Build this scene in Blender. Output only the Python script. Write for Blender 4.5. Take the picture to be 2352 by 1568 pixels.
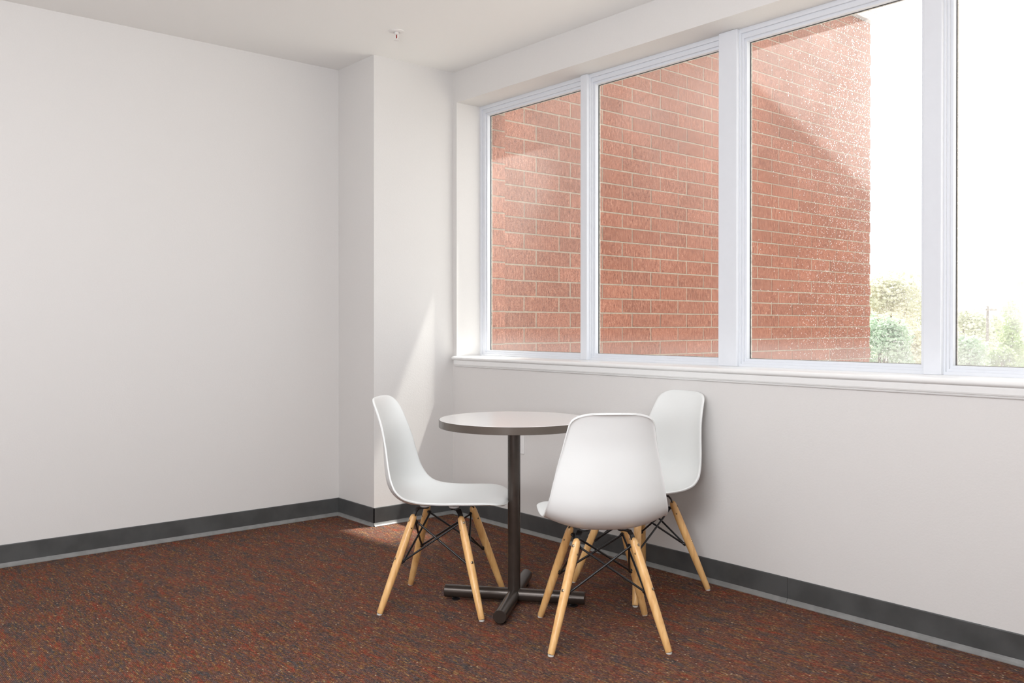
import bpy, bmesh, math, random
import numpy as np
from mathutils import Vector, Matrix

random.seed(7)
S = bpy.context.scene
COL = S.collection
for o in list(bpy.data.objects):
    bpy.data.objects.remove(o)

# ------------------------------------------------------------------ camera
F_PX, CY = 2049.8, 756.77
YAW, PITCH, EYE = math.radians(49.62), math.radians(0.286), 1.125
cam = bpy.data.cameras.new('camera')
cam.sensor_width = 36.0
cam.lens = F_PX / 2352 * 36
cam.shift_y = -(784 - CY) / 2352
cam.clip_start, cam.clip_end = 0.05, 400
camo = bpy.data.objects.new('camera', cam)
camo.location = (0, 0, EYE)
camo.rotation_euler = (math.pi / 2 - PITCH, 0, YAW)
COL.objects.link(camo)
S.camera = camo

# ------------------------------------------------------------------ world, sun, lamps, exposure
S.view_settings.view_transform = 'Standard'
S.view_settings.look = 'None'
S.view_settings.exposure = 0.0
S.view_settings.gamma = 1.0
S.view_settings.use_curve_mapping = False

w = bpy.data.worlds.new('sky')
S.world = w
w.use_nodes = True
bg = w.node_tree.nodes['Background']
bg.inputs[0].default_value = (0.97, 0.985, 1.0, 1)
bg.inputs[1].default_value = 2.05


def aim(o, d):
    o.rotation_euler = Vector(d).to_track_quat('-Z', 'Y').to_euler()


def light(name, kind, loc, d, energy, color=(1, 1, 1), **kw):
    L = bpy.data.lights.new(name, kind)
    L.energy = energy
    L.color = color
    for k, v in kw.items():
        setattr(L, k, v)
    o = bpy.data.objects.new(name, L)
    o.location = loc
    aim(o, d)
    COL.objects.link(o)
    return o


# the sun stands behind the brick wing and only clears it further right
light('sun', 'SUN', (-10, 6, 14), (1, -1.5, -1.0), 11.0, (1, 0.96, 0.9), angle=0.009)
# added spot lamps standing in for sunlight thrown back across the yard
RD = Vector((-0.22, -1, -2.3)).normalized()
light('yard_reflection_spot', 'SPOT', Vector((-4.20, 2.80, 0.45)) - RD * 14, RD, 30000, (1, 0.97, 0.9),
      spot_size=math.radians(3.3), spot_blend=0.45, shadow_soft_size=0.2)
RD2 = Vector((-0.8, -0.45, -0.75)).normalized()
light('yard_reflection_spot', 'SPOT', Vector((-4.345, 6.05, 2.75)) - RD2 * 12, RD2, 2200, (1, 0.9, 0.78),
      spot_size=math.radians(5.0), spot_blend=0.6, shadow_soft_size=0.1)
# added unseen fill lamps: thrown up at the ceiling, overhead, and from the right
LC = (0.93, 0.95, 0.985)
light('fill_light', 'AREA', (-0.25, -0.75, 1.2), (-0.42, 0.36, 1.0), 116, LC, shape='DISK', size=1.0)
light('fill_light', 'AREA', (-1.7, 0.2, 2.60), (-0.25, 0.2, -1), 126, LC, shape='RECTANGLE', size=2.6, size_y=2.2)
light('fill_light', 'AREA', (1.9, 0.4, 1.4), (-1, 0.12, 0.05), 9, LC, shape='RECTANGLE', size=2.4, size_y=2.0)

# ------------------------------------------------------------------ numbers measured from the photograph
XL, XR, YB, YW = -4.693, 2.0, -2.5, 3.191      # left wall, far right wall, wall behind, window wall
HC = 2.632
XC, YC = -4.296, 2.642                         # boxed corner
XJ, XE = -4.260, -0.62                         # window opening
ZS, ZH = 0.940, 2.448                          # sill top, head
YF, YG, YO = 3.366, 3.415, 3.560               # frame face, glass, outside face
XB = -4.345                                    # face of the brick wing
WING_END = 8.262


# ------------------------------------------------------------------ node helpers
def mat(name):
    m = bpy.data.materials.new(name)
    m.use_nodes = True
    nt = m.node_tree
    return m, nt, nt.nodes['Principled BSDF']


def N(nt, typ, ins=None, **props):
    n = nt.nodes.new(typ)
    for k, v in props.items():
        setattr(n, k, v)
    for k, v in (ins or {}).items():
        if isinstance(v, bpy.types.NodeSocket):
            nt.links.new(v, n.inputs[k])
        else:
            n.inputs[k].default_value = v
    return n


def math_(nt, op, a, b=None, clamp=False):
    n = N(nt, 'ShaderNodeMath', operation=op, use_clamp=clamp)
    for i, v in enumerate((a, b)):
        if v is None:
            continue
        if isinstance(v, bpy.types.NodeSocket):
            nt.links.new(v, n.inputs[i])
        else:
            n.inputs[i].default_value = v
    return n.outputs[0]


def ramp(nt, fac, stops, interp='LINEAR'):
    n = nt.nodes.new('ShaderNodeValToRGB')
    cr = n.color_ramp
    cr.interpolation = interp
    while len(cr.elements) < len(stops):
        cr.elements.new(0.5)
    for e, (p, c) in zip(cr.elements, stops):
        e.position = p
        e.color = (c[0], c[1], c[2], 1) if not isinstance(c, (int, float)) else (c, c, c, 1)
    nt.links.new(fac, n.inputs[0])
    return n.outputs[0]


def mixc(nt, fac, a, b, mode='MIX'):
    n = N(nt, 'ShaderNodeMix', data_type='RGBA', blend_type=mode)
    for idx, v in ((0, fac), (6, a), (7, b)):
        if isinstance(v, bpy.types.NodeSocket):
            nt.links.new(v, n.inputs[idx])
        elif isinstance(v, (int, float)):
            n.inputs[idx].default_value = v
        else:
            n.inputs[idx].default_value = (v[0], v[1], v[2], 1)
    return n.outputs[2]


def bump(nt, b, height, strength, dist):
    n = N(nt, 'ShaderNodeBump', {'Height': height, 'Strength': strength, 'Distance': dist})
    nt.links.new(n.outputs[0], b.inputs['Normal'])


def plain(name, color, rough, spec=0.5, metal=0.0, noise=0.0, scale=40.0, bumpd=0.0, coat=0.0):
    m, nt, b = mat(name)
    b.inputs['Roughness'].default_value = rough
    b.inputs['Specular IOR Level'].default_value = spec
    b.inputs['Metallic'].default_value = metal
    b.inputs['Coat Weight'].default_value = coat
    tc = N(nt, 'ShaderNodeTexCoord')
    nz = N(nt, 'ShaderNodeTexNoise', {'Vector': tc.outputs['Object'], 'Scale': scale, 'Detail': 4.0})
    lo = tuple(c * (1 - noise) for c in color)
    hi = tuple(min(1, c * (1 + noise)) for c in color)
    nt.links.new(ramp(nt, nz.outputs[0], [(0.35, lo), (0.65, hi)]), b.inputs['Base Color'])
    if bumpd:
        bump(nt, b, nz.outputs[0], 0.5, bumpd)
    return m


M = {}
M['wall'] = plain('wall_paint', (0.71, 0.693, 0.677), 0.62, 0.3, noise=0.006, scale=160, bumpd=0.0006)
M['ceiling'] = plain('ceiling_paint', (0.91, 0.905, 0.885), 0.8, 0.2, noise=0.005, scale=220, bumpd=0.0005)
M['trim'] = plain('trim_paint', (0.81, 0.81, 0.80), 0.28, 0.5, noise=0.006, scale=30)
M['vinyl'] = plain('window_vinyl', (0.715, 0.735, 0.775), 0.33, 0.5, noise=0.006, scale=30)
M['gasket'] = plain('gasket_rubber', (0.06, 0.06, 0.058), 0.7, noise=0.2, scale=60)
M['seal'] = plain('old_sealant', (0.62, 0.56, 0.48), 0.8, noise=0.25, scale=70)
M['base'] = plain('base_rubber', (0.072, 0.074, 0.074), 0.42, 0.5, noise=0.16, scale=9)
M['toe'] = plain('base_toe', (0.21, 0.21, 0.205), 0.38, 0.5, noise=0.1, scale=24)  # lighter grey than the strip above it
M['plastic'] = plain('shell_plastic', (0.785, 0.80, 0.79), 0.36, 0.45, noise=0.003, scale=12)
M['boss'] = plain('boss_plastic', (0.74, 0.74, 0.73), 0.45, 0.4, noise=0.01, scale=40)
M['black'] = plain('black_steel', (0.010, 0.010, 0.011), 0.33, 0.5, noise=0.2, scale=60)
M['screw'] = plain('screw_steel', (0.38, 0.32, 0.24), 0.3, 0.5, metal=1.0, noise=0.1, scale=300)
M['glide'] = plain('glide_plastic', (0.66, 0.64, 0.60), 0.5, noise=0.03, scale=60)
M['laminate'] = plain('table_laminate', (0.70, 0.685, 0.675), 0.22, 0.5, noise=0.015, scale=260)
M['bronze'] = plain('bronze_metal', (0.066, 0.053, 0.045), 0.27, 0.6, metal=0.55, noise=0.08, scale=30)
M['edge'] = plain('edge_band', (0.120, 0.100, 0.084), 0.24, 0.6, metal=0.3, noise=0.05, scale=8)
M['outlet'] = plain('outlet_plastic', (0.80, 0.79, 0.78), 0.35, noise=0.005, scale=40)
M['slot'] = plain('slot_dark', (0.03, 0.028, 0.026), 0.7, noise=0.1, scale=40)
M['mortar'] = plain('mortar', (0.335, 0.275, 0.21), 0.9, 0.2, noise=0.14, scale=45, bumpd=0.004)
M['coping'] = plain('coping_metal', (0.52, 0.53, 0.55), 0.45, noise=0.04, scale=3)
M['bark'] = plain('bark', (0.20, 0.15, 0.11), 0.9, noise=0.3, scale=9, bumpd=0.02)
M['pole'] = plain('weathered_wood', (0.30, 0.27, 0.24), 0.85, noise=0.2, scale=5)
M['brass'] = plain('sprinkler_enamel', (0.80, 0.78, 0.76), 0.35, noise=0.02, scale=90)
M['bulb'] = plain('red_bulb', (0.30, 0.03, 0.03), 0.15, noise=0.05, scale=90)
M['farwall'] = plain('far_brick', (0.42, 0.27, 0.21), 0.9, noise=0.12, scale=2)
M['farglass'] = plain('far_glass', (0.12, 0.15, 0.18), 0.1, noise=0.05, scale=1)
M['ground'] = plain('ground_bounce', (0.56, 0.53, 0.48), 0.95, noise=0.25, scale=0.6)


def wood():
    m, nt, b = mat('beech_wood')
    tc = N(nt, 'ShaderNodeTexCoord')
    oi = N(nt, 'ShaderNodeObjectInfo')
    off = N(nt, 'ShaderNodeVectorMath', {0: tc.outputs['Object']}, operation='ADD')
    sc = N(nt, 'ShaderNodeVectorMath', operation='SCALE')
    nt.links.new(oi.outputs['Location'], sc.inputs[0])
    sc.inputs['Scale'].default_value = 1.7
    nt.links.new(sc.outputs[0], off.inputs[1])
    mp = N(nt, 'ShaderNodeMapping', {'Vector': off.outputs[0], 'Scale': (70, 70, 5)})
    nz = N(nt, 'ShaderNodeTexNoise', {'Vector': mp.outputs[0], 'Scale': 1.0, 'Detail': 5.0, 'Roughness': 0.6})
    c = ramp(nt, nz.outputs[0], [(0.3, (0.66, 0.35, 0.125)), (0.55, (0.81, 0.485, 0.195)), (0.75, (0.87, 0.57, 0.265))])
    nt.links.new(c, b.inputs['Base Color'])
    b.inputs['Roughness'].default_value = 0.34
    b.inputs['Coat Weight'].default_value = 0.25
    b.inputs['Coat Roughness'].default_value = 0.2
    return m


M['wood'] = wood()


def carpet():
    m, nt, b = mat('carpet')
    tc = N(nt, 'ShaderNodeTexCoord')
    sx = N(nt, 'ShaderNodeSeparateXYZ', {0: tc.outputs['Object']})
    X, Y = sx.outputs[0], sx.outputs[1]
    P = 0.0047                                            # spacing of the loop rows, which run along X
    yr = math_(nt, 'DIVIDE', Y, P)
    row = math_(nt, 'FLOOR', yr)
    fr = math_(nt, 'FRACT', yr)
    wn = N(nt, 'ShaderNodeTexWhiteNoise', {'W': row}, noise_dimensions='1D')

    def cells(length, seed):
        xs = math_(nt, 'ADD', math_(nt, 'DIVIDE', X, length), math_(nt, 'MULTIPLY', wn.outputs[0], 37.0 + seed))
        v = N(nt, 'ShaderNodeCombineXYZ', {0: math_(nt, 'FLOOR', xs), 1: row, 2: float(seed)})
        return N(nt, 'ShaderNodeTexWhiteNoise', {'Vector': v.outputs[0]}, noise_dimensions='3D').outputs[0]
    yarn = cells(0.026, 1)                                # one yarn showing for a few loops
    loop = cells(0.0065, 2)                               # single loops
    mp = N(nt, 'ShaderNodeMapping', {'Vector': tc.outputs['Object'], 'Scale': (5.5, 17, 1)})
    big = N(nt, 'ShaderNodeTexNoise', {'Vector': mp.outputs[0], 'Scale': 1.0, 'Detail': 2.0}).outputs[0]
    mp2 = N(nt, 'ShaderNodeMapping', {'Vector': tc.outputs['Object'], 'Scale': (11, 34, 1), 'Location': (3, 9, 2)})
    mid = N(nt, 'ShaderNodeTexNoise', {'Vector': mp2.outputs[0], 'Scale': 1.0, 'Detail': 2.0}).outputs[0]
    # which yarn lies on top: patches choose, single yarns scatter
    sel = math_(nt, 'ADD', math_(nt, 'MULTIPLY', math_(nt, 'SUBTRACT', big, 0.5), 0.95),
                math_(nt, 'MULTIPLY', math_(nt, 'SUBTRACT', mid, 0.5), 0.8))
    sel = math_(nt, 'ADD', sel, math_(nt, 'MULTIPLY', math_(nt, 'SUBTRACT', yarn, 0.5), 0.5))
    sel = math_(nt, 'ADD', sel, 0.5, clamp=True)
    c = ramp(nt, sel, [(0.10, (0.070, 0.060, 0.058)), (0.28, (0.100, 0.063, 0.056)), (0.45, (0.130, 0.061, 0.047)),
                       (0.58, (0.150, 0.066, 0.041)), (0.74, (0.195, 0.053, 0.033)), (0.92, (0.25, 0.053, 0.027))])
    olive = mixc(nt, math_(nt, 'MULTIPLY', math_(nt, 'GREATER_THAN', yarn, 0.86), 0.7), c, (0.165, 0.092, 0.036))
    tan = mixc(nt, math_(nt, 'MULTIPLY', math_(nt, 'GREATER_THAN', yarn, 0.978), 0.62), olive, (0.29, 0.185, 0.085))
    fleck = mixc(nt, math_(nt, 'GREATER_THAN', loop, 0.9955), tan, (0.30, 0.23, 0.155))
    spk = cells(0.0075, 5)
    fleck = mixc(nt, math_(nt, 'MULTIPLY', math_(nt, 'GREATER_THAN', spk, 0.93), 0.55), fleck, (0.30, 0.165, 0.075))
    val = math_(nt, 'ADD', 0.60, math_(nt, 'MULTIPLY', loop, 0.76))
    c2 = mixc(nt, 1.0, fleck, N(nt, 'ShaderNodeCombineColor', {0: val, 1: val, 2: val}).outputs[0], 'MULTIPLY')
    # cord relief: rounded rows, shade between them painted into the colour
    h = math_(nt, 'SINE', math_(nt, 'MULTIPLY', fr, math.pi))
    gap_shade = math_(nt, 'ADD', 0.22, math_(nt, 'MULTIPLY', math_(nt, 'POWER', h, 0.6), 0.90))
    c3 = mixc(nt, 1.0, c2, N(nt, 'ShaderNodeCombineColor', {0: gap_shade, 1: gap_shade, 2: gap_shade}).outputs[0], 'MULTIPLY')
    nt.links.new(c3, b.inputs['Base Color'])
    b.inputs['Roughness'].default_value = 0.95
    b.inputs['Specular IOR Level'].default_value = 0.15
    bump(nt, b, math_(nt, 'ADD', h, math_(nt, 'MULTIPLY', loop, 0.4)), 0.5, 0.002)
    return m


M['carpet'] = carpet()


def brick():
    m, nt, b = mat('brick_clay')
    ge = N(nt, 'ShaderNodeNewGeometry')
    oi = N(nt, 'ShaderNodeObjectInfo')
    mp = N(nt, 'ShaderNodeMapping', {'Vector': ge.outputs['Position'], 'Scale': (90, 90, 24)})
    s1 = N(nt, 'ShaderNodeTexNoise', {'Vector': mp.outputs[0], 'Scale': 1.0, 'Detail': 4.0, 'Roughness': 0.65})
    mp2 = N(nt, 'ShaderNodeMapping', {'Vector': ge.outputs['Position'], 'Scale': (230, 230, 120)})
    s2 = N(nt, 'ShaderNodeTexNoise', {'Vector': mp2.outputs[0], 'Scale': 1.0, 'Detail': 3.0, 'Roughness': 0.6})
    stv = math_(nt, 'ADD', math_(nt, 'MULTIPLY', s1.outputs[0], 0.42), math_(nt, 'MULTIPLY', s2.outputs[0], 0.58))
    bl = N(nt, 'ShaderNodeTexNoise', {'Vector': ge.outputs['Position'], 'Scale': 3.4, 'Detail': 3.0})
    c = ramp(nt, stv, [(0.37, (0.105, 0.036, 0.021)), (0.46, (0.240, 0.089, 0.055)), (0.54, (0.300, 0.120, 0.076)),
                       (0.63, (0.46, 0.23, 0.155))])
    rv = math_(nt, 'ADD', 0.90, math_(nt, 'MULTIPLY', oi.outputs['Random'], 0.18))
    rb = math_(nt, 'MULTIPLY', rv, math_(nt, 'ADD', 0.85, math_(nt, 'MULTIPLY', bl.outputs[0], 0.3)))
    c2 = mixc(nt, 1.0, c, N(nt, 'ShaderNodeCombineColor', {0: rb, 1: rb, 2: rb}).outputs[0], 'MULTIPLY')
    nt.links.new(c2, b.inputs['Base Color'])
    b.inputs['Roughness'].default_value = 0.9
    b.inputs['Specular IOR Level'].default_value = 0.2
    bump(nt, b, stv, 0.6, 0.003)
    return m


M['brick'] = brick()


def glass(name, haze_x, specks, low, base, amp, glare_veil):
    """clear pane with weather dirt on it: a film, rain streaks and dried drops, and painted-in glare. haze_x = (clear edge, dirtiest edge)"""
    m = bpy.data.materials.new(name)
    m.use_nodes = True
    nt = m.node_tree
    nt.nodes.clear()
    out = N(nt, 'ShaderNodeOutputMaterial')
    ge = N(nt, 'ShaderNodeNewGeometry')
    sx = N(nt, 'ShaderNodeSeparateXYZ', {0: ge.outputs['Position']})
    X, Z = sx.outputs[0], sx.outputs[2]
    tr = N(nt, 'ShaderNodeBsdfTransparent', {'Color': (0.97, 0.985, 0.98, 1)})
    gl = N(nt, 'ShaderNodeBsdfGlossy', {'Color': (1, 1, 1, 1), 'Roughness': 0.02})
    fr = N(nt, 'ShaderNodeFresnel', {'IOR': 1.25})
    clean = N(nt, 'ShaderNodeMixShader', {0: fr.outputs[0], 1: tr.outputs[0], 2: gl.outputs[0]})
    df = N(nt, 'ShaderNodeBsdfDiffuse', {'Color': (0.80, 0.77, 0.73, 1)})
    tl = N(nt, 'ShaderNodeBsdfTranslucent', {'Color': (0.85, 0.84, 0.83, 1)})
    dirt = N(nt, 'ShaderNodeMixShader', {0: 0.65, 1: df.outputs[0], 2: tl.outputs[0]})
    cloud = N(nt, 'ShaderNodeTexNoise', {'Vector': ge.outputs['Position'], 'Scale': 2.6, 'Detail': 3.0}).outputs[0]
    mp = N(nt, 'ShaderNodeMapping', {'Vector': ge.outputs['Position'], 'Scale': (260, 1, 14)})
    streak = N(nt, 'ShaderNodeTexNoise', {'Vector': mp.outputs[0], 'Scale': 1.0, 'Detail': 3.0}).outputs[0]
    gx = N(nt, 'ShaderNodeMapRange', {'Value': X, 'From Min': haze_x[0], 'From Max': haze_x[1]}, interpolation_type='SMOOTHSTEP').outputs[0]
    gz = N(nt, 'ShaderNodeMapRange', {'Value': math_(nt, 'ADD', Z, math_(nt, 'MULTIPLY', gx, 0.35)), 'From Min': 1.45, 'From Max': 2.75}, interpolation_type='SMOOTHSTEP').outputs[0]
    film = math_(nt, 'MULTIPLY', gz, math_(nt, 'ADD', 0.06, math_(nt, 'MULTIPLY', cloud, 0.22)))
    film = math_(nt, 'MULTIPLY', film, math_(nt, 'ADD', 0.6, math_(nt, 'MULTIPLY', streak, math_(nt, 'ADD', 0.12, math_(nt, 'MULTIPLY', gx, 0.6)))))
    film = math_(nt, 'ADD', math_(nt, 'MULTIPLY', film, amp), base)
    vx = N(nt, 'ShaderNodeMapRange', {'Value': X, 'From Min': -1.86, 'From Max': -1.62}, interpolation_type='SMOOTHSTEP').outputs[0]  # haze over the trees painted into the pane, standing in for glare
    film = math_(nt, 'ADD', film, math_(nt, 'MULTIPLY', vx, glare_veil))
    bz = N(nt, 'ShaderNodeMapRange', {'Value': Z, 'From Min': 1.10, 'From Max': 0.985}, interpolation_type='SMOOTHSTEP').outputs[0]
    film = math_(nt, 'ADD', film, math_(nt, 'MULTIPLY', bz, low))
    film = math_(nt, 'ADD', film, math_(nt, 'MULTIPLY', math_(nt, 'POWER', cloud, 2.0), 0.07))
    # dried drops
    mpd = N(nt, 'ShaderNodeMapping', {'Vector': ge.outputs['Position'], 'Scale': (1, 0.001, 0.62)})
    vo = N(nt, 'ShaderNodeTexVoronoi', {'Vector': mpd.outputs[0], 'Scale': 230.0, 'Randomness': 1.0})
    rnd = N(nt, 'ShaderNodeSeparateColor', {0: vo.outputs['Color']}).outputs[0]
    thr = math_(nt, 'SUBTRACT', 1.0, math_(nt, 'MULTIPLY', math_(nt, 'POWER', gx, 1.5), specks))
    on = math_(nt, 'GREATER_THAN', rnd, thr)
    drop = math_(nt, 'MULTIPLY', math_(nt, 'LESS_THAN', vo.outputs['Distance'], 0.30), on)
    f = math_(nt, 'ADD', film, math_(nt, 'MULTIPLY', drop, 0.75), clamp=True)
    mx = N(nt, 'ShaderNodeMixShader', {0: f, 1: clean.outputs[0], 2: dirt.outputs[0]})
    nt.links.new(mx.outputs[0], out.inputs[0])
    return m


M['glass_1'] = glass('pane_glass_near_corner', (-6.0, -2.2), 0.0, 0.16, 0.07, 1.0, 0.0)
M['glass_2'] = glass('pane_glass_second', (-3.6, -2.3), 0.0, 0.14, 0.02, 1.2, 0.0)
M['glass_3'] = glass('pane_glass_spotted', (-2.40, -1.60), 0.72, 0.22, 0.015, 1.4, 0.2)
M['glass_4'] = glass('pane_glass_right', (-2.40, -1.40), 0.35, 0.20, 0.05, 1.0, 0.25)


def leaf(name, a, b_):
    m, nt, b = mat(name)
    ge = N(nt, 'ShaderNodeNewGeometry')
    nz = N(nt, 'ShaderNodeTexNoise', {'Vector': ge.outputs['Position'], 'Scale': 1.3, 'Detail': 4.0})
    c = ramp(nt, nz.outputs[0], [(0.35, a), (0.65, b_)])
    nt.links.new(c, b.inputs['Base Color'])
    b.inputs['Roughness'].default_value = 0.6
    tl = N(nt, 'ShaderNodeBsdfTranslucent')
    nt.links.new(c, tl.inputs[0])
    mx = N(nt, 'ShaderNodeMixShader', {0: 0.4, 1: b.outputs[0], 2: tl.outputs[0]})
    nt.links.new(mx.outputs[0], nt.nodes['Material Output'].inputs[0])
    return m


M['leaf_olive'] = leaf('leaf_olive', (0.62, 0.63, 0.47), (0.82, 0.78, 0.65))
M['leaf_green'] = leaf('leaf_green', (0.40, 0.54, 0.38), (0.62, 0.71, 0.56))
M['leaf_pale'] = leaf('leaf_pale', (0.66, 0.70, 0.54), (0.80, 0.81, 0.66))
M['leaf_lime'] = leaf('leaf_lime', (0.38, 0.52, 0.26), (0.60, 0.68, 0.40))


# ------------------------------------------------------------------ object helpers
def tag(o, label=None, cat=None, group=None, kind=None):
    if label: o['label'] = label
    if cat: o['category'] = cat
    if group: o['group'] = group
    if kind: o['kind'] = kind
    return o


def empty(name, loc=(0, 0, 0), rz=0.0, parent=None):
    o = bpy.data.objects.new(name, None)
    o.empty_display_size = 0.1
    o.location = loc
    o.rotation_euler = (0, 0, rz)
    COL.objects.link(o)
    if parent: o.parent = parent
    return o


def obj(name, bm, m, parent=None, smooth=False, loc=None):
    me = bpy.data.meshes.new(name)
    bmesh.ops.recalc_face_normals(bm, faces=bm.faces)
    bm.to_mesh(me)
    bm.free()
    me.materials.append(m)
    if smooth:
        me.polygons.foreach_set('use_smooth', [True] * len(me.polygons))
    o = bpy.data.objects.new(name, me)
    COL.objects.link(o)
    if parent: o.parent = parent
    if loc: o.location = loc
    return o


def autosmooth(o, ang=40):
    """mark hard edges by angle so rounded parts shade smooth"""
    me = o.data
    bm = bmesh.new()
    bm.from_mesh(me)
    for f in bm.faces: f.smooth = True
    for e in bm.edges:
        if len(e.link_faces) == 2 and e.calc_face_angle() > math.radians(ang):
            e.smooth = False
    bm.to_mesh(me)
    bm.free()
    return o


def box(bm, x0, x1, y0, y1, z0, z1):
    v = [bm.verts.new((x, y, z)) for x in (x0, x1) for y in (y0, y1) for z in (z0, z1)]
    for f in ((0, 1, 3, 2), (4, 6, 7, 5), (0, 4, 5, 1), (2, 3, 7, 6), (0, 2, 6, 4), (1, 5, 7, 3)):
        bm.faces.new([v[i] for i in f])
    return v


def bevbox(bm, x0, x1, y0, y1, z0, z1, bev, seg=2):
    t = bmesh.new()
    box(t, x0, x1, y0, y1, z0, z1)
    bmesh.ops.bevel(t, geom=list(t.edges), offset=bev, segments=seg, affect='EDGES', profile=0.5)
    me = bpy.data.meshes.new('t')
    t.to_mesh(me)
    t.free()
    bm.from_mesh(me)
    bpy.data.meshes.remove(me)


def frame_of(d):
    d = Vector(d).normalized()
    a = Vector((0, 0, 1)) if abs(d.z) < 0.95 else Vector((1, 0, 0))
    u = d.cross(a).normalized()
    return u, d.cross(u).normalized()


def tube(bm, pts, radii, n=12, cap=True):
    """swept round bar through pts; radii scalar or per point"""
    pts = [Vector(p) for p in pts]
    if not hasattr(radii, '__len__'): radii = [radii] * len(pts)
    rings = []
    u = None
    for i, p in enumerate(pts):
        if i == 0: d = pts[1] - p
        elif i == len(pts) - 1: d = p - pts[i - 1]
        else: d = (pts[i + 1] - p).normalized() + (p - pts[i - 1]).normalized()
        d.normalize()
        if u is None: u, v = frame_of(d)
        else:
            u = (u - d * u.dot(d)).normalized()
            v = d.cross(u)
        rings.append([bm.verts.new(p + (u * math.cos(2 * math.pi * k / n) + v * math.sin(2 * math.pi * k / n)) * radii[i]) for k in range(n)])
    for a, b in zip(rings, rings[1:]):
        for k in range(n):
            bm.faces.new((a[k], a[(k + 1) % n], b[(k + 1) % n], b[k]))
    if cap:
        bm.faces.new(rings[0][::-1])
        bm.faces.new(rings[-1])


def lathe(bm, prof, c=(0, 0, 0), n=32, axis='z'):
    """prof: list of (r, h)"""
    rings = []
    for r, h in prof:
        if r < 1e-6:
            rings.append([bm.verts.new((c[0], c[1], c[2] + h))])
        else:
            rings.append([bm.verts.new((c[0] + r * math.cos(2 * math.pi * k / n), c[1] + r * math.sin(2 * math.pi * k / n), c[2] + h)) for k in range(n)])
    for a, b in zip(rings, rings[1:]):
        if len(a) == 1 and len(b) == 1: continue
        for k in range(n):
            q = (k + 1) % n
            if len(a) == 1: bm.faces.new((a[0], b[q], b[k]))
            elif len(b) == 1: bm.faces.new((a[k], a[q], b[0]))
            else: bm.faces.new((a[k], a[q], b[q], b[k]))
    for r, rev in ((rings[0], True), (rings[-1], False)):
        if len(r) > 2: bm.faces.new(r[::-1] if rev else r)


def prism(bm, prof, p0, p1, out):
    """extrude a profile of (distance out of the wall, height) from p0 to p1"""
    out = Vector(out)
    A = [bm.verts.new(Vector(p0) + out * a + Vector((0, 0, h))) for a, h in prof]
    B = [bm.verts.new(Vector(p1) + out * a + Vector((0, 0, h))) for a, h in prof]
    n = len(prof)
    for i in range(n):
        bm.faces.new((A[i], A[(i + 1) % n], B[(i + 1) % n], B[i]))
    bm.faces.new(A[::-1])
    bm.faces.new(B)


def ring(bm, x0, x1, z0, z1, wl, wr, wb, wt, y0, y1):
    """rectangular picture-frame ring in the XZ plane between depths y0 and y1"""
    O = [(x0, z0), (x1, z0), (x1, z1), (x0, z1)]
    I = [(x0 + wl, z0 + wb), (x1 - wr, z0 + wb), (x1 - wr, z1 - wt), (x0 + wl, z1 - wt)]
    vs = {}
    for key, L, y in (('of', O, y0), ('if', I, y0), ('ob', O, y1), ('ib', I, y1)):
        vs[key] = [bm.verts.new((x, y, z)) for x, z in L]
    for i in range(4):
        j = (i + 1) % 4
        bm.faces.new((vs['of'][i], vs['of'][j], vs['if'][j], vs['if'][i]))
        bm.faces.new((vs['ob'][i], vs['ib'][i], vs['ib'][j], vs['ob'][j]))
        bm.faces.new((vs['of'][i], vs['ob'][i], vs['ob'][j], vs['of'][j]))
        bm.faces.new((vs['if'][i], vs['if'][j], vs['ib'][j], vs['ib'][i]))


def copy_tree(o, parent=None):
    c = o.copy()
    COL.objects.link(c)
    if parent:
        c.parent = parent
        c.matrix_parent_inverse = o.matrix_parent_inverse
    for ch in list(o.children):
        copy_tree(ch, c)
    return c


# ------------------------------------------------------------------ room shell
bm = bmesh.new(); box(bm, XL - 0.2, XR + 0.2, YB - 0.2, YW + 0.05, -0.12, 0.0)
tag(obj('floor', bm, M['carpet']), 'rust red and brown flecked loop carpet across the room', kind='structure')
bm = bmesh.new(); box(bm, XL - 0.2, XR + 0.2, YB - 0.2, YO, HC, HC + 0.15)
tag(obj('ceiling', bm, M['ceiling']), 'smooth warm white painted ceiling', kind='structure')
bm = bmesh.new(); box(bm, XL - 0.2, XL, YB - 0.2, YO, 0, HC)
tag(obj('wall_left', bm, M['wall']), 'large blank pale grey wall left of the boxed corner', kind='structure')
bm = bmesh.new(); box(bm, XL, XR, YB - 0.2, YB, 0, HC)
tag(obj('wall_back', bm, M['wall']), 'pale grey wall behind the viewer', kind='structure')
bm = bmesh.new(); box(bm, XR, XR + 0.2, YB - 0.2, YO, 0, HC)
tag(obj('wall_far_right', bm, M['wall']), 'pale grey end wall at the right, out of view', kind='structure')
bm = bmesh.new(); box(bm, XL, XC, YC, YW, 0, HC)
tag(obj('wall_corner', bm, M['wall']), 'boxed-out pale grey corner between left wall and windows', kind='structure')

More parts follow.
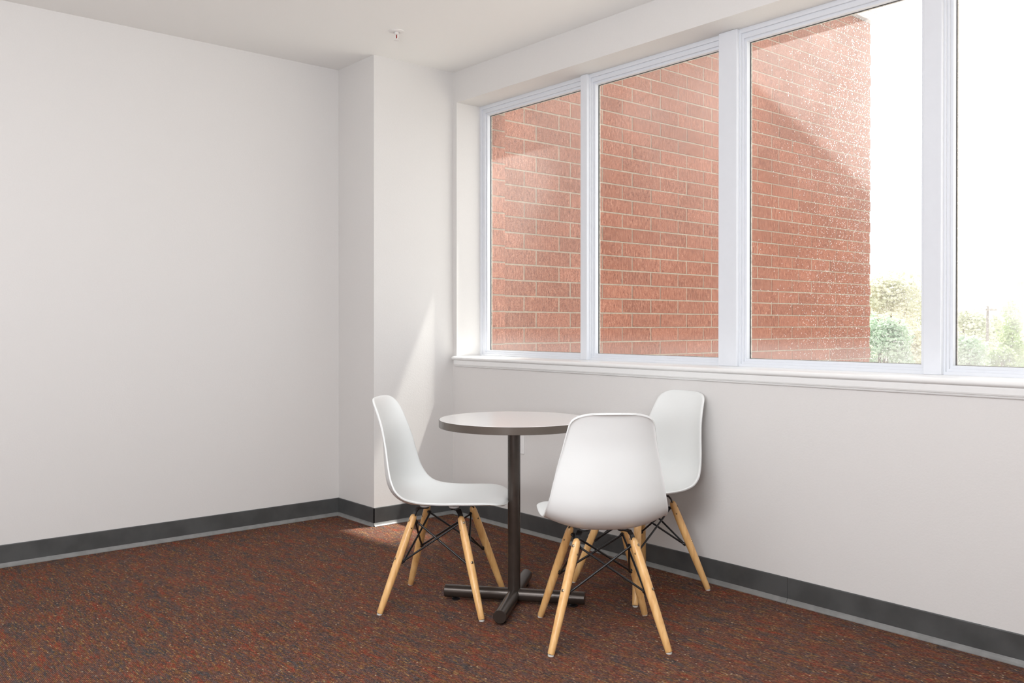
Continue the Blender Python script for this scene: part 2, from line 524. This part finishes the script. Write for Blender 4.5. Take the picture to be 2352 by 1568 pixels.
# window wall with its opening
bm = bmesh.new()
xs, zs = [XL, XJ, XE, XR], [0.0, ZS - 0.03, ZH, HC]
g = {}
for iy, y in enumerate((YW, YO)):
    for i, x in enumerate(xs):
        for k, z in enumerate(zs):
            g[i, k, iy] = bm.verts.new((x, y, z))
for iy in (0, 1):
    for i in range(3):
        for k in range(3):
            if (i, k) != (1, 1):
                bm.faces.new([g[i, k, iy], g[i + 1, k, iy], g[i + 1, k + 1, iy], g[i, k + 1, iy]])
for (i0, k0), (i1, k1) in (((1, 1), (2, 1)), ((2, 1), (2, 2)), ((2, 2), (1, 2)), ((1, 2), (1, 1))):
    bm.faces.new([g[i0, k0, 0], g[i1, k1, 0], g[i1, k1, 1], g[i0, k0, 1]])
for path in ([(0, 0), (1, 0), (2, 0), (3, 0)], [(3, 0), (3, 1), (3, 2), (3, 3)], [(3, 3), (2, 3), (1, 3), (0, 3)], [(0, 3), (0, 2), (0, 1), (0, 0)]):
    for a, b in zip(path, path[1:]):
        bm.faces.new([g[a[0], a[1], 0], g[b[0], b[1], 0], g[b[0], b[1], 1], g[a[0], a[1], 1]])
wall_right = tag(obj('wall_right', bm, M['wall']), 'pale grey window wall with a deep plaster reveal', kind='structure')

# ------------------------------------------------------------------ baseboards (rubber strip with a flared toe)
STRIP = [(0, 0.016), (0.0045, 0.016), (0.0045, 0.1005), (0.003, 0.1037), (0, 0.1037)]
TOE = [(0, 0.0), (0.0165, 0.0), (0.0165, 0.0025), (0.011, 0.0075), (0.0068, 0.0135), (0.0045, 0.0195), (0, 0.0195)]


def baseboard(name, runs, label):
    r = tag(empty(name), label, kind='structure')
    for p0, p1, out in runs:
        bm = bmesh.new(); prism(bm, STRIP, p0, p1, out)
        s = obj('strip', bm, M['base'], r)
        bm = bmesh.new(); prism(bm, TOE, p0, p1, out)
        tag(obj('toe', bm, M['toe'], s), 'lighter grey toe')


T = 0.0045
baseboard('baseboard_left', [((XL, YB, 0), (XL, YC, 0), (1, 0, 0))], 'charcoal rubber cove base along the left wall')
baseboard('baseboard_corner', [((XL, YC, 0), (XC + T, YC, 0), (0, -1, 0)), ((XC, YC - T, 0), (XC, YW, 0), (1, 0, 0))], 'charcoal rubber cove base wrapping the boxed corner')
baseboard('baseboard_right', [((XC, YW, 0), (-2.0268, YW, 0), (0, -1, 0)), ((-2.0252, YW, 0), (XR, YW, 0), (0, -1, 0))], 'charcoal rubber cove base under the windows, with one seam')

# ------------------------------------------------------------------ window sill
sill = tag(empty('trim_1'), 'white painted wooden window sill board with moulded apron', kind='structure')
bm = bmesh.new()
NOSE = []
for k in range(9):
    a = math.radians(90 - 180 * k / 8)
    NOSE.append((0.012 + 0.0115 * math.cos(a), 0.9285 + 0.0115 * math.sin(a)))
prism(bm, [(0.0, 0.9405)] + NOSE + [(0.0, 0.917)], (-4.2815, YW, 0), (XR - 0.3, YW, 0), (0, -1, 0))
autosmooth(obj('nosing', bm, M['trim'], sill), 30)
bm = bmesh.new(); box(bm, XJ, XE, YW, YF + 0.03, ZS - 0.03, ZS + 0.0005)
obj('sill_board', bm, M['trim'], sill)
bm = bmesh.new()
APR = [(0, 0.9175), (0.0135, 0.9175), (0.0145, 0.912), (0.0145, 0.894), (0.0125, 0.8885), (0.0085, 0.8868), (0.0085, 0.8845), (0.0068, 0.8805), (0.003, 0.8785), (0, 0.8785)]
prism(bm, APR, (-4.270, YW, 0), (XR - 0.32, YW, 0), (0, -1, 0))
obj('apron', bm, M['trim'], sill)

# ------------------------------------------------------------------ windows
YM = 3.346                                         # mullion faces stand proud of the frames
MULL = [(-3.3746, -3.3260), (-2.4857, -2.3870), (-1.5520, -1.4860)]
WINS = [(XJ, MULL[0][0], 0.038), (MULL[0][1], MULL[1][0], 0.012), (MULL[1][1], MULL[2][0], 0.0155), (MULL[2][1], XE, 0.0155)]
WLAB = ['first white vinyl window beside the boxed corner, looking onto brick', 'second white vinyl window, wholly filled with brick outside',
        'third white vinyl window with spotted glass, half brick half sky', 'fourth white vinyl window at the right edge, looking onto trees']
for i, (x0, x1, wl) in enumerate(WINS):
    r = tag(empty('window_%d' % (i + 1)), WLAB[i], kind='structure')
    wr = 0.016 if i < 3 else 0.038
    wt, wb = 0.042, 0.023
    bm = bmesh.new()
    ring(bm, x0, x1, ZS, ZH, wl, wr, wb, wt, YF + 0.010, YG + 0.010)
    ring(bm, x0, x1, ZS + 0.0006, ZH, max(0.005, wl * 0.45), 0.006, 0.012, 0.020, YF, YF + 0.0102)
    obj('frame', bm, M['vinyl'], r)
    bx0, bx1, bz0, bz1 = x0 + wl, x1 - wr, ZS + wb, ZH - wt
    bm = bmesh.new()
    ring(bm, bx0, bx1, bz0, bz1, 0.010, 0.010, 0.012, 0.013, YF + 0.021, YG - 0.004)
    obj('glazing_bead', bm, M['vinyl'], r)
    bm = bmesh.new()
    ring(bm, bx0, bx1, bz0, bz1, 0.0118, 0.0118, 0.0130, 0.0148, YG - 0.0045, YG - 0.0005)
    obj('gasket', bm, M['gasket'], r)
    bm = bmesh.new()
    ring(bm, bx0, bx1, bz0, bz1, 0.0140, 0.0140, 0.0140, 0.0165, YG + 0.002, YG + 0.006)
    tag(obj('sealant', bm, M['seal'], r), 'old beige sealant line')
    bm = bmesh.new()
    vv = [bm.verts.new(p) for p in ((bx0, YG, bz0), (bx1, YG, bz0), (bx1, YG, bz1), (bx0, YG, bz1))]
    bm.faces.new(vv)
    obj('glass_pane', bm, M['glass_%d' % (i + 1)], r)
    if i < 3:
        a, b = MULL[i]
        bm = bmesh.new()
        bevbox(bm, a, b, YM, YG + 0.012, ZS + 0.0006, ZH - 0.0005, 0.0022, 2)
        obj('mullion', bm, M['vinyl'], r)

# ------------------------------------------------------------------ brick wing outside
COURSE, BL, Z0 = 0.1013, 0.3103, 1.0074
JT = 0.0095


def project(x, y, z):
    fx, fy = -math.sin(YAW), math.cos(YAW)
    d = x * fx + y * fy
    r = x * fy - y * fx
    return 1176 + F_PX * r / d, 746.5 - F_PX * (z - EYE) / d


def seen_area(y0, y1, z0, z1):
    u0, va = project(XB, y0, z0); u1, vb = project(XB, y1, z0)
    _, vc = project(XB, y0, z1); _, vd = project(XB, y1, z1)
    tot = 0
    for ga, gb, yt0, yt1 in ((1130, 1332, 266, 209), (1376, 1650, 195, 120), (1724, 2121, 98, -5)):
        a, b = max(u0, ga), min(u1, gb)
        if b - a < 3: continue
        ym = yt0 + (yt1 - yt0) * ((a + b) / 2 - ga) / (gb - ga)
        t = ((a + b) / 2 - u0) / (u1 - u0)
        top, bot = vc + (vd - vc) * t, va + (vb - va) * t
        top, bot = max(top, ym, 0), min(bot, 803 + (835 - 803) * ((a + b) / 2 - 1130) / 990)
        if bot - top > 2: tot += (b - a) * (bot - top)
    return tot


def brick_bm(bm, y0, y1, z0, z1, x, depth=0.035, ch=0.0022):
    """box with chamfered face edges, face towards +X"""
    B = [bm.verts.new((x - depth, y, z)) for y, z in ((y0, z0), (y1, z0), (y1, z1), (y0, z1))]
    Fv = [bm.verts.new((x - ch, y, z)) for y, z in ((y0, z0), (y1, z0), (y1, z1), (y0, z1))]
    I = [bm.verts.new((x, y, z)) for y, z in ((y0 + ch, z0 + ch), (y1 - ch, z0 + ch), (y1 - ch, z1 - ch), (y0 + ch, z1 - ch))]
    for i in range(4):
        j = (i + 1) % 4
        bm.faces.new((B[i], B[j], Fv[j], Fv[i]))
        bm.faces.new((Fv[i], Fv[j], I[j], I[i]))
    bm.faces.new(I)


bm = bmesh.new(); box(bm, XB - 0.32, XB - 0.0035, YO, WING_END - 0.008, -3.5, 4.045)
wing = tag(obj('wall_outside', bm, M['mortar']), 'red brick wing of the building projecting outside the windows', kind='structure')
bricks = []
k0, k1 = -14, 30
for k in range(k0, k1):
    z0 = Z0 + k * COURSE + JT / 2
    z1 = z0 + COURSE - JT
    if z0 > 4.04: break
    z1 = min(z1, 4.045)
    y = (3.80 if k % 2 == 0 else 3.905) - BL
    while y < WING_END - 0.03:
        a, b = max(y + JT / 2, YO + 0.002), min(y + BL - JT / 2, WING_END)
        if b - a > 0.03:
            bricks.append((seen_area(a, b, z0, z1), a, b, z0, z1))
        y += BL
bricks.sort(key=lambda t: -t[0])
rest = bmesh.new()
shared = None
for n, (s, a, b, z0, z1) in enumerate(bricks):
    x = XB + random.uniform(-0.0015, 0.0015)
    if n < 300 and s > 0:
        full = abs((b - a) - (BL - JT)) < 1e-4 and abs((z1 - z0) - (COURSE - JT)) < 1e-4
        if full and shared:
            o = bpy.data.objects.new('brick', shared)
            COL.objects.link(o); o.parent = wing
        else:
            t = bmesh.new()
            brick_bm(t, -(b - a) / 2, (b - a) / 2, -(z1 - z0) / 2, (z1 - z0) / 2, 0)
            o = obj('brick', t, M['brick'], wing)
            if full: shared = o.data
        o.location = (x, (a + b) / 2, (z0 + z1) / 2)
        o.rotation_euler = (random.uniform(-0.006, 0.006), 0, random.uniform(-0.003, 0.003))
    else:
        brick_bm(rest, a, b, z0, z1, x)
tag(obj('brick_courses', rest, M['brick'], wing), kind='stuff')
bm = bmesh.new()
bevbox(bm, XB - 0.36, XB + 0.045, YO, WING_END + 0.05, 4.048, 4.17, 0.006, 2)
tag(obj('coping', bm, M['coping'], wing), 'pale metal coping')
# brick return beside the first window, seen past the frame
bm = bmesh.new(); box(bm, XJ - 0.001, XJ + 0.006, YO - 0.134, YO - 0.001, ZS, ZH - 0.001)
obj('mortar_bed', bm, M['mortar'], wall_right)
k = 0
while True:
    z0 = 0.90 + k * COURSE + JT / 2 + 0.006
    if z0 > 2.40: break
    bm = bmesh.new()
    brick_bm(bm, YO - 0.134, YO - 0.002, z0, z0 + COURSE - JT, XJ - 0.0005 + 0.012 - 0.0, 0.0118)
    obj('brick', bm, M['brick'], wall_right)
    k += 1

# ------------------------------------------------------------------ round table
TC = (-2.748, 2.348)
tb = tag(empty('round_table', (TC[0], TC[1], 0), math.radians(38.7)), 'small round pedestal table, pale laminate top on bronze cross base', 'table')
TZ, TT, TR = 0.747, 0.031, 0.3045
bm = bmesh.new(); lathe(bm, [(0, TZ - TT + 0.001), (TR - 0.0025, TZ - TT + 0.001), (TR - 0.0025, TZ - 0.0012), (TR - 0.0036, TZ), (0, TZ)], n=96)
autosmooth(obj('tabletop', bm, M['laminate'], tb), 30)
bm = bmesh.new()
lathe_p = [(TR - 0.0028, TZ - TT), (TR - 0.0008, TZ - TT), (TR, TZ - TT + 0.001), (TR, TZ - 0.0022), (TR - 0.0008, TZ - 0.0012), (TR - 0.0028, TZ - 0.0012)]
rg = [[bm.verts.new((r * math.cos(2 * math.pi * q / 96), r * math.sin(2 * math.pi * q / 96), h)) for q in range(96)] for r, h in lathe_p]
for a, b in zip(rg, rg[1:] + rg[:1]):
    for q in range(96):
        bm.faces.new((a[q], a[(q + 1) % 96], b[(q + 1) % 96], b[q]))
autosmooth(obj('edge_band', bm, M['edge'], tb), 30)
RT, ZT = 0.0256, 0.034
bm = bmesh.new(); lathe(bm, [(RT, ZT), (RT, TZ - TT - 0.006)], n=40)
autosmooth(obj('column', bm, M['bronze'], tb), 30)
bm = bmesh.new(); bevbox(bm, -0.14, 0.14, -0.14, 0.14, TZ - TT - 0.007, TZ - TT + 0.0005, 0.002, 1)
obj('mounting_plate', bm, M['bronze'], tb)
for q in range(4):
    a = q * math.pi / 2
    d = Vector((math.cos(a), math.sin(a), 0))
    c = Vector((0, 0, ZT))
    bm = bmesh.new()
    L = 0.288
    tube(bm, [c + d * 0.004, c + d * (L - 0.0015), c + d * L], [RT, RT, RT - 0.0015], n=36)
    ft = autosmooth(obj('foot_tube', bm, M['bronze'], tb), 35)
    bm = bmesh.new()
    e = d * (L - 0.045)
    lathe(bm, [(0.015, 0.0), (0.017, 0.002), (0.017, 0.006), (0.006, 0.008), (0.006, 0.012)], c=(e.x, e.y, 0), n=20)
    obj('glide', bm, M['black'], ft)


# ------------------------------------------------------------------ shell chair
def catmull(P, n):
    P = [np.array(p, float) for p in P]
    P = [2 * P[0] - P[1]] + P + [2 * P[-1] - P[-2]]
    out = []
    for i in range(1, len(P) - 2):
        p0, p1, p2, p3 = P[i - 1:i + 3]
        for t in np.linspace(0, 1, n, endpoint=False):
            out.append(0.5 * ((2 * p1) + (-p0 + p2) * t + (2 * p0 - 5 * p1 + 4 * p2 - p3) * t * t + (-p0 + 3 * p1 - 3 * p2 + p3) * t ** 3))
    out.append(P[-2])
    return np.array(out)


def shell_mesh():
    # centre line x, z | half width | edge lift
    K = [(0.264, 0.410, 0.190, 0.006), (0.253, 0.426, 0.200, 0.010), (0.215, 0.436, 0.215, 0.015), (0.13, 0.430, 0.224, 0.022),
         (0.03, 0.420, 0.225, 0.029), (-0.06, 0.412, 0.221, 0.042), (-0.130, 0.417, 0.218, 0.059), (-0.183, 0.448, 0.214, 0.069),
         (-0.212, 0.500, 0.207, 0.069), (-0.222, 0.57, 0.195, 0.060), (-0.227, 0.64, 0.180, 0.050), (-0.234, 0.71, 0.163, 0.036),
         (-0.250, 0.775, 0.149, 0.026), (-0.264, 0.818, 0.139, 0.016), (-0.272, 0.836, 0.134, 0.010)]
    C = catmull(K, 20)
    seg = np.r_[0, np.cumsum(np.hypot(np.diff(C[:, 0]), np.diff(C[:, 1])))]
    Ltot = seg[-1]
    # rows: dense at both ends where the corners round off
    ends = 0.10
    e = (1 - np.cos(np.linspace(0, np.pi / 2, 12))) * ends
    rows = np.r_[e[:-1], np.linspace(ends, Ltot - ends, 38), (Ltot - e[:-1])[::-1]]
    rows[0] += 0.0004; rows[-1] -= 0.00015
    ns = 30
    sv = np.linspace(-1, 1, ns + 1)
    sv = np.sign(sv) * (1 - (1 - np.abs(sv)) ** 1.5)
    bm = bmesh.new()
    grid = []
    for r in rows:
        x, z, wd, lf = [np.interp(r, seg, C[:, i]) for i in range(4)]
        h = 0.004
        xa, za = [np.interp(max(r - h, 0), seg, C[:, i]) for i in (0, 1)]
        xb, zb = [np.interp(min(r + h, Ltot), seg, C[:, i]) for i in (0, 1)]
        tx, tz = xb - xa, zb - za
        l = math.hypot(tx, tz); tx /= l; tz /= l
        nx, nz = tz, -tx
        wr_ = wd
        rf, rt_ = 0.150, 0.062
        if r < rf: wr_ = wd * (1 - (1 - r / rf) ** 2.5) ** (1 / 2.3)
        d = Ltot - r
        if d < rt_: wr_ = wd * (1 - (1 - d / rt_) ** 3.0) ** (1 / 3.0)
        line = []
        for s in sv:
            y = wr_ * s
            q = abs(y) / wd
            off = lf * q ** 2.6
            e = min(wr_ - abs(y), d)                                   # distance to the rim, which rolls outward
            endroll = -0.0065 * (1 - e / 0.013) ** 2 if e < 0.013 else 0.0
            line.append(bm.verts.new((x + nx * (off + endroll), y, z + nz * (off + endroll))))
        grid.append(line)
    for a, b in zip(grid, grid[1:]):
        for j in range(ns):
            bm.faces.new((a[j], a[j + 1], b[j + 1], b[j]))
    bmesh.ops.remove_doubles(bm, verts=list(bm.verts), dist=0.0002)
    return bm


def make_chair():
    root = empty('shell_chair')
    bm = shell_mesh()
    me = bpy.data.meshes.new('shell')
    bm.to_mesh(me); bm.free()
    if sum(p.normal.z for p in me.polygons) < 0: me.flip_normals()
    me.polygons.foreach_set('use_smooth', [True] * len(me.polygons))
    me.materials.append(M['plastic'])
    sh = bpy.data.objects.new('shell', me)
    COL.objects.link(sh); sh.parent = root
    md = sh.modifiers.new('thickness', 'SOLIDIFY'); md.thickness = 0.0065; md.offset = -1
    mb = sh.modifiers.new('rim', 'BEVEL'); mb.width = 0.002; mb.segments = 2; mb.limit_method = 'ANGLE'; mb.angle_limit = math.radians(50)
    legs = {}
    for sx in (1, -1):
        for sy in (1, -1):
            foot = Vector((0.203 * sx, 0.203 * sy, 0.006))
            top = Vector((0.094 * sx, 0.098 * sy, 0.374))
            ax = (foot - top).normalized()
            Ln = (foot - top).length
            outw = Vector((sx, sy, 0)).normalized()
            outw = (outw - ax * outw.dot(ax)).normalized()
            side = ax.cross(outw).normalized()
            legs[sx, sy] = (foot, top, ax, Ln, outw, side)
            prof = [(0.0, 0.004), (0.003, 0.009), (0.008, 0.0125), (0.018, 0.0142), (0.05, 0.0153), (0.12, 0.0162), (0.20, 0.0160), (0.28, 0.0148), (0.35, 0.0132), (Ln - 0.003, 0.0122), (Ln, 0.0112)]
            bm = bmesh.new()
            tube(bm, [top + ax * a for a, _ in prof], [r for _, r in prof], n=20)
            lg = obj('leg', bm, M['wood'], root, smooth=True)
            autosmooth(lg, 50)
            bm = bmesh.new()
            lathe(bm, [(0.0095, 0.0), (0.0105, 0.001), (0.0105, 0.0065)], c=(foot.x, foot.y, 0), n=16)
            tag(obj('foot_pad', bm, M['glide'], lg), 'white plastic foot pad')
            for dist, r in ((0.030, 0.0153), (0.185, 0.0163)):
                p = top + ax * dist + outw * (r - 0.0012)
                bm = bmesh.new()
                tube(bm, [p, p + outw * 0.0022, p + outw * 0.0030], [0.0052, 0.0052, 0.0036], n=12)
                tag(obj('screw', bm, M['screw'], lg), 'metal screw head')
            # black bracket from the seat down into a slot in the leg top
            inb = Vector((0.060 * sx, 0.066 * sy, 0.397)); mid = Vector((0.083 * sx, 0.088 * sy, 0.395))
            path = [inb, mid, top - ax * 0.010, top + ax * 0.058]
            bm = bmesh.new()
            wdt = [0.013, 0.0115, 0.010, 0.0156]
            thick = 0.0024
            prev = None
            for i, p in enumerate(path):
                dd = (path[min(i + 1, 3)] - path[max(i - 1, 0)]).normalized()
                nn = dd.cross(side).normalized()
                hw = wdt[i]
                cur = [bm.verts.new(p + side * a * hw + nn * b * thick) for a, b in ((-1, -1), (1, -1), (1, 1), (-1, 1))]
                if prev:
                    for q in range(4):
                        bm.faces.new((prev[q], prev[(q + 1) % 4], cur[(q + 1) % 4], cur[q]))
                else: bm.faces.new(cur[::-1])
                prev = cur
            bm.faces.new(prev)
            # wide slot plate ends inside the leg: only its edges show as a dark slit
            br = obj('bracket', bm, M['black'], root)
            bm = bmesh.new()
            lathe(bm, [(0.015, 0.3925), (0.0165, 0.3945), (0.0165, 0.3975), (0.014, 0.3995)], c=(inb.x, inb.y, 0), n=18)
            obj('bracket_foot', bm, M['black'], br)
            bm = bmesh.new()
            lathe(bm, [(0.017, 0.3985), (0.0195, 0.4005), (0.022, 0.4075)], c=(inb.x, inb.y, 0), n=20)
            obj('mount_boss', bm, M['boss'], root)
    up, lo = {}, {}
    for k, (foot, top, ax, Ln, outw, side) in legs.items():
        up[k] = top + ax * 0.026 - outw * 0.021
        lo[k] = top + ax * 0.186 - outw * 0.0225
    order = [(1, 1), (-1, 1), (-1, -1), (1, -1)]
    for i in range(4):
        a, b = order[i], order[(i + 1) % 4]
        for p, q, s in ((a, b, 1), (b, a, -1)):
            bm = bmesh.new()
            A, B = up[p], lo[q]
            midp = (A + B) / 2
            inwd = Vector((-midp.x, -midp.y, 0)).normalized() * (0.0045 * s)
            Bq = legs[q]
            tail = B + Bq[2] * 0.010 + Bq[4] * 0.004
            tube(bm, [A - Bq[2] * 0.008 + inwd, A + inwd, midp + inwd, B + inwd * 0.6 - (B - A).normalized() * 0.012, B + inwd * 0.5, tail + inwd * 0.3], 0.0041, n=10)
            autosmooth(obj('brace_rod', bm, M['black'], root), 50)
    for k in order:
        foot, top, ax, Ln, outw, side = legs[k]
        bm = bmesh.new()
        tube(bm, [up[k] - outw * 0.004, up[k] + outw * 0.010], 0.0062, n=10)
        obj('rod_bolt', bm, M['black'], root)
        bm = bmesh.new()
        tube(bm, [lo[k] - outw * 0.005, lo[k] + outw * 0.011], 0.0056, n=10)
        obj('rod_bolt', bm, M['black'], root)
    return root


c1 = make_chair()
poses = [((-2.941, 2.137), 39.0, 'white plastic shell chair left of the table, seen from its side'),
         ((-2.2606, 2.3474), 142.8, 'white plastic shell chair nearest the camera, its back turned to us'),
         ((-2.570, 2.908), 263.0, 'white plastic shell chair backed against the window wall behind another chair')]
roots = [c1, copy_tree(c1), copy_tree(c1)]
for r, (p, a, lab) in zip(roots, poses):
    r.location = (p[0], p[1], 0)
    r.rotation_euler = (0, 0, math.radians(a))
    tag(r, lab, 'chair', 'white shell chairs around the round table')

# ------------------------------------------------------------------ wall outlet
ox, oz = -3.6815, 0.481
ou = tag(empty('wall_outlet', (ox, YW, oz)), 'white duplex power outlet on the window wall behind the table post', 'outlet')
bm = bmesh.new(); bevbox(bm, -0.035, 0.035, -0.006, 0.0, -0.0575, 0.0575, 0.0025, 2)
obj('cover_plate', bm, M['outlet'], ou)
for dz in (0.0195, -0.0195):
    bm = bmesh.new(); bevbox(bm, -0.0165, 0.0165, -0.0085, -0.0055, dz - 0.0145, dz + 0.0145, 0.0015, 1)
    rc = obj('receptacle', bm, M['outlet'], ou)
    for dx in (-0.006, 0.006):
        bm = bmesh.new(); box(bm, dx - 0.001, dx + 0.001, -0.0088, -0.008, dz - 0.001, dz + 0.007)
        obj('slot', bm, M['slot'], rc)
    bm = bmesh.new(); tube(bm, [(0, -0.0088, dz - 0.007), (0, -0.008, dz - 0.007)], 0.0022, n=10)
    obj('slot', bm, M['slot'], rc)
bm = bmesh.new(); tube(bm, [(0, -0.0075, 0), (0, -0.0055, 0)], 0.003, n=12)
obj('screw', bm, M['screw'], ou)

# ------------------------------------------------------------------ ceiling sprinkler
sp = tag(empty('ceiling_sprinkler', (-3.877, 2.520, HC)), 'small white pendant fire sprinkler head on the ceiling', 'sprinkler')
bm = bmesh.new(); lathe(bm, [(0.039, 0.0), (0.0385, -0.002), (0.030, -0.006), (0.017, -0.008), (0.013, -0.006), (0.013, 0.0)], n=40)
autosmooth(obj('escutcheon', bm, M['brass'], sp), 40)
bm = bmesh.new(); lathe(bm, [(0.012, 0.0), (0.012, -0.014), (0.009, -0.017), (0.005, -0.018)], n=20)
autosmooth(obj('body', bm, M['brass'], sp), 40)
for s in (1, -1):
    bm = bmesh.new()
    tube(bm, [(0.008 * s, 0, -0.014), (0.0125 * s, 0, -0.022), (0.0115 * s, 0, -0.032), (0.004 * s, 0, -0.041)], [0.0022, 0.002, 0.002, 0.0024], n=10)
    obj('frame_arm', bm, M['brass'], sp)
bm = bmesh.new(); tube(bm, [(0, 0, -0.016), (0, 0, -0.022), (0, 0, -0.034), (0, 0, -0.038)], [0.0018, 0.003, 0.003, 0.0018], n=12)
tag(obj('bulb', bm, M['bulb'], sp), 'dark red glass bulb')
bm = bmesh.new(); lathe(bm, [(0.004, -0.038), (0.005, -0.044), (0.0145, -0.0455), (0.0145, -0.047), (0.003, -0.048)], n=24)
autosmooth(obj('deflector', bm, M['brass'], sp), 40)

# ------------------------------------------------------------------ outdoors
bm = bmesh.new(); box(bm, -120, 60, YO + 0.02, 160, -3.8, -3.5)  # unseen ground, made pale to bounce daylight up to the ceiling
tag(obj('ground', bm, M['ground']), 'unseen ground far below the windows, pale to bounce light', kind='structure')


def at(u, d):
    fx, fy = -math.sin(YAW), math.cos(YAW)
    r = (u - 1176) / F_PX * d
    return d * fx + r * fy, d * fy - r * fx


def zat(v, d):
    return EYE - (v - 746.5) / F_PX * d


def tree(name, label, u, d, vtop, rad, vbot, m, n=2600, leafsz=0.17, seed=0, top_narrow=1.0):
    rng = random.Random(seed)
    x, y = at(u, d)
    zt, zb = zat(vtop, d), zat(vbot, d)
    root = tag(empty(name, (x, y, -3.5)), label, 'tree', 'trees beyond the windows')
    H = zt + 3.5
    bm = bmesh.new()
    tube(bm, [(0, 0, -0.05), (0.05, 0.03, H * 0.3), (-0.04, 0.06, H * 0.6), (0.02, 0, H * 0.92)], [0.16, 0.12, 0.08, 0.02], n=8)
    obj('trunk', bm, M['bark'], root, smooth=True)
    bm = bmesh.new()
    cz, hz = (zt + zb) / 2 + 3.5, (zt - zb) / 2
    blobs = []
    nb = 16 if rad > 0.6 else 34
    for i in range(nb):
        a, q = rng.uniform(0, 2 * math.pi), (rng.uniform(-0.85, 0.85) if nb == 16 else -0.95 + 1.87 * i / nb)
        rr = rad * 0.62 * math.sqrt(max(0.05, 1 - q * q)) * (1 if q < 0 else (1 - q * (1 - top_narrow)))
        blobs.append((rr * math.cos(a), rr * math.sin(a), cz + hz * q, rng.uniform(0.32, 0.55) * rad * (1.0 if nb == 16 else 1.5)))
    blobs.append((0, 0, zt + 3.5 - 0.3 * rad, 0.3 * rad))
    for b in blobs[:8]:
        pb = bmesh.new()
        tube(pb, [(0, 0, max(0.6, b[2] * 0.55)), (b[0] * 0.5, b[1] * 0.5, b[2] * 0.85), (b[0], b[1], b[2])], [0.05, 0.03, 0.012], n=6)
        obj('branch', pb, M['bark'], root, smooth=True)
    for _ in range(n):
        bx, by, bz, br = rng.choice(blobs)
        v = Vector((rng.gauss(0, 1), rng.gauss(0, 1), rng.gauss(0, 1))).normalized()
        p = Vector((bx, by, bz)) + v * br * rng.uniform(0.55, 1.08)
        nrm = (v + Vector((rng.gauss(0, 0.6), rng.gauss(0, 0.6), rng.gauss(0, 0.6)))).normalized()
        a, b = frame_of(nrm)
        s = leafsz * rng.uniform(0.6, 1.25)
        vs = [bm.verts.new(p + a * s * i + b * s * 0.62 * j) for i, j in ((-1, 0), (0, -1), (1, 0), (0, 1))]
        bm.faces.new(vs)
    me = bpy.data.meshes.new('foliage')
    bm.to_mesh(me); bm.free()
    me.materials.append(m)
    o = bpy.data.objects.new('foliage', me)
    COL.objects.link(o); o.parent = root
    tag(o, kind='stuff')
    return root


tree('olive_tree', 'tall brownish olive tree just past the brick wing edge', 2046, 34, 640, 1.75, 900, M['leaf_olive'], 9000, 0.085, 1, 0.55)
tree('green_tree', 'low deep green tree against the brick wing edge', 2020, 28, 742, 1.0, 900, M['leaf_green'], 7000, 0.07, 2)
tree('pale_tree', 'pale green tree left of the last window mullion', 2112, 38, 700, 1.3, 900, M['leaf_pale'], 7000, 0.085, 3, 0.7)
tree('green_tree', 'low deep green tree at the lower left of the fourth window', 2214, 28, 772, 0.8, 900, M['leaf_green'], 6000, 0.065, 4)
tree('pale_tree', 'pale distant tree at the left of the fourth window', 2212, 52, 712, 1.7, 880, M['leaf_pale'], 6000, 0.11, 5)
tree('pale_tree', 'pale distant tree behind the utility pole', 2282, 56, 728, 1.9, 880, M['leaf_pale'], 6000, 0.12, 6)
tree('columnar_tree', 'narrow bright green columnar tree near the right edge', 2324, 32, 690, 0.42, 900, M['leaf_lime'], 5000, 0.06, 7, 0.5)
tree('lime_tree', 'low yellowish green tree at the foot of the columnar tree', 2300, 30, 800, 0.75, 930, M['leaf_lime'], 5000, 0.07, 8)

px, py = at(2268, 44)
zt = zat(702, 44)
po = tag(empty('utility_pole', (px, py, -3.5)), 'thin wooden utility pole with crossarm seen through fourth window', 'pole')
bm = bmesh.new(); tube(bm, [(0, 0, -0.05), (0, 0, zt + 3.5)], [0.09, 0.055], n=12); obj('pole_shaft', bm, M['pole'], po, smooth=True)
cb = empty('crossarm', (0, 0, zt + 3.3), YAW, po)
cb.name = 'crossarm_mount'
bm = bmesh.new(); bevbox(bm, -0.12, 0.42, -0.11, -0.05, -0.05, 0.05, 0.008, 1); ca = obj('crossarm', bm, M['pole'], cb)
bpy.data.objects.remove(cb)
ca.parent = po; ca.location = (0, 0, zt + 3.3); ca.rotation_euler = (0, 0, YAW)
for q in (-0.08, 0.15, 0.38):
    bm = bmesh.new(); lathe(bm, [(0.02, 0.05), (0.03, 0.07), (0.03, 0.10), (0.015, 0.13)], c=(q, -0.08, 0), n=10)
    obj('insulator', bm, M['coping'], ca)

# far brick building at the very right edge
bx, by = at(2336, 60)
fb = tag(empty('far_building', (bx, by, -3.5), YAW - math.radians(30.5)), 'pale red brick building at the right edge beyond the trees', 'building')
hz = zat(648, 60) + 3.5
bm = bmesh.new(); box(bm, 0, 9, 0, 7, -0.05, hz); obj('wall', bm, M['farwall'], fb)
bm = bmesh.new(); box(bm, -0.12, 9.12, -0.12, 7.12, hz, hz + 0.28); obj('parapet', bm, M['coping'], fb)
for lv in range(2):
    for i in range(3):
        x0, z0 = 0.9 + i * 2.7, 1.0 + lv * 2.6
        bm = bmesh.new(); ring(bm, x0, x0 + 1.3, z0, z0 + 1.5, 0.08, 0.08, 0.08, 0.08, -0.06, 0.02)
        wf = obj('window_frame', bm, M['coping'], fb)
        bm = bmesh.new(); box(bm, x0 + 0.07, x0 + 1.23, -0.02, 0.01, z0 + 0.07, z0 + 1.43)
        obj('pane', bm, M['farglass'], wf)
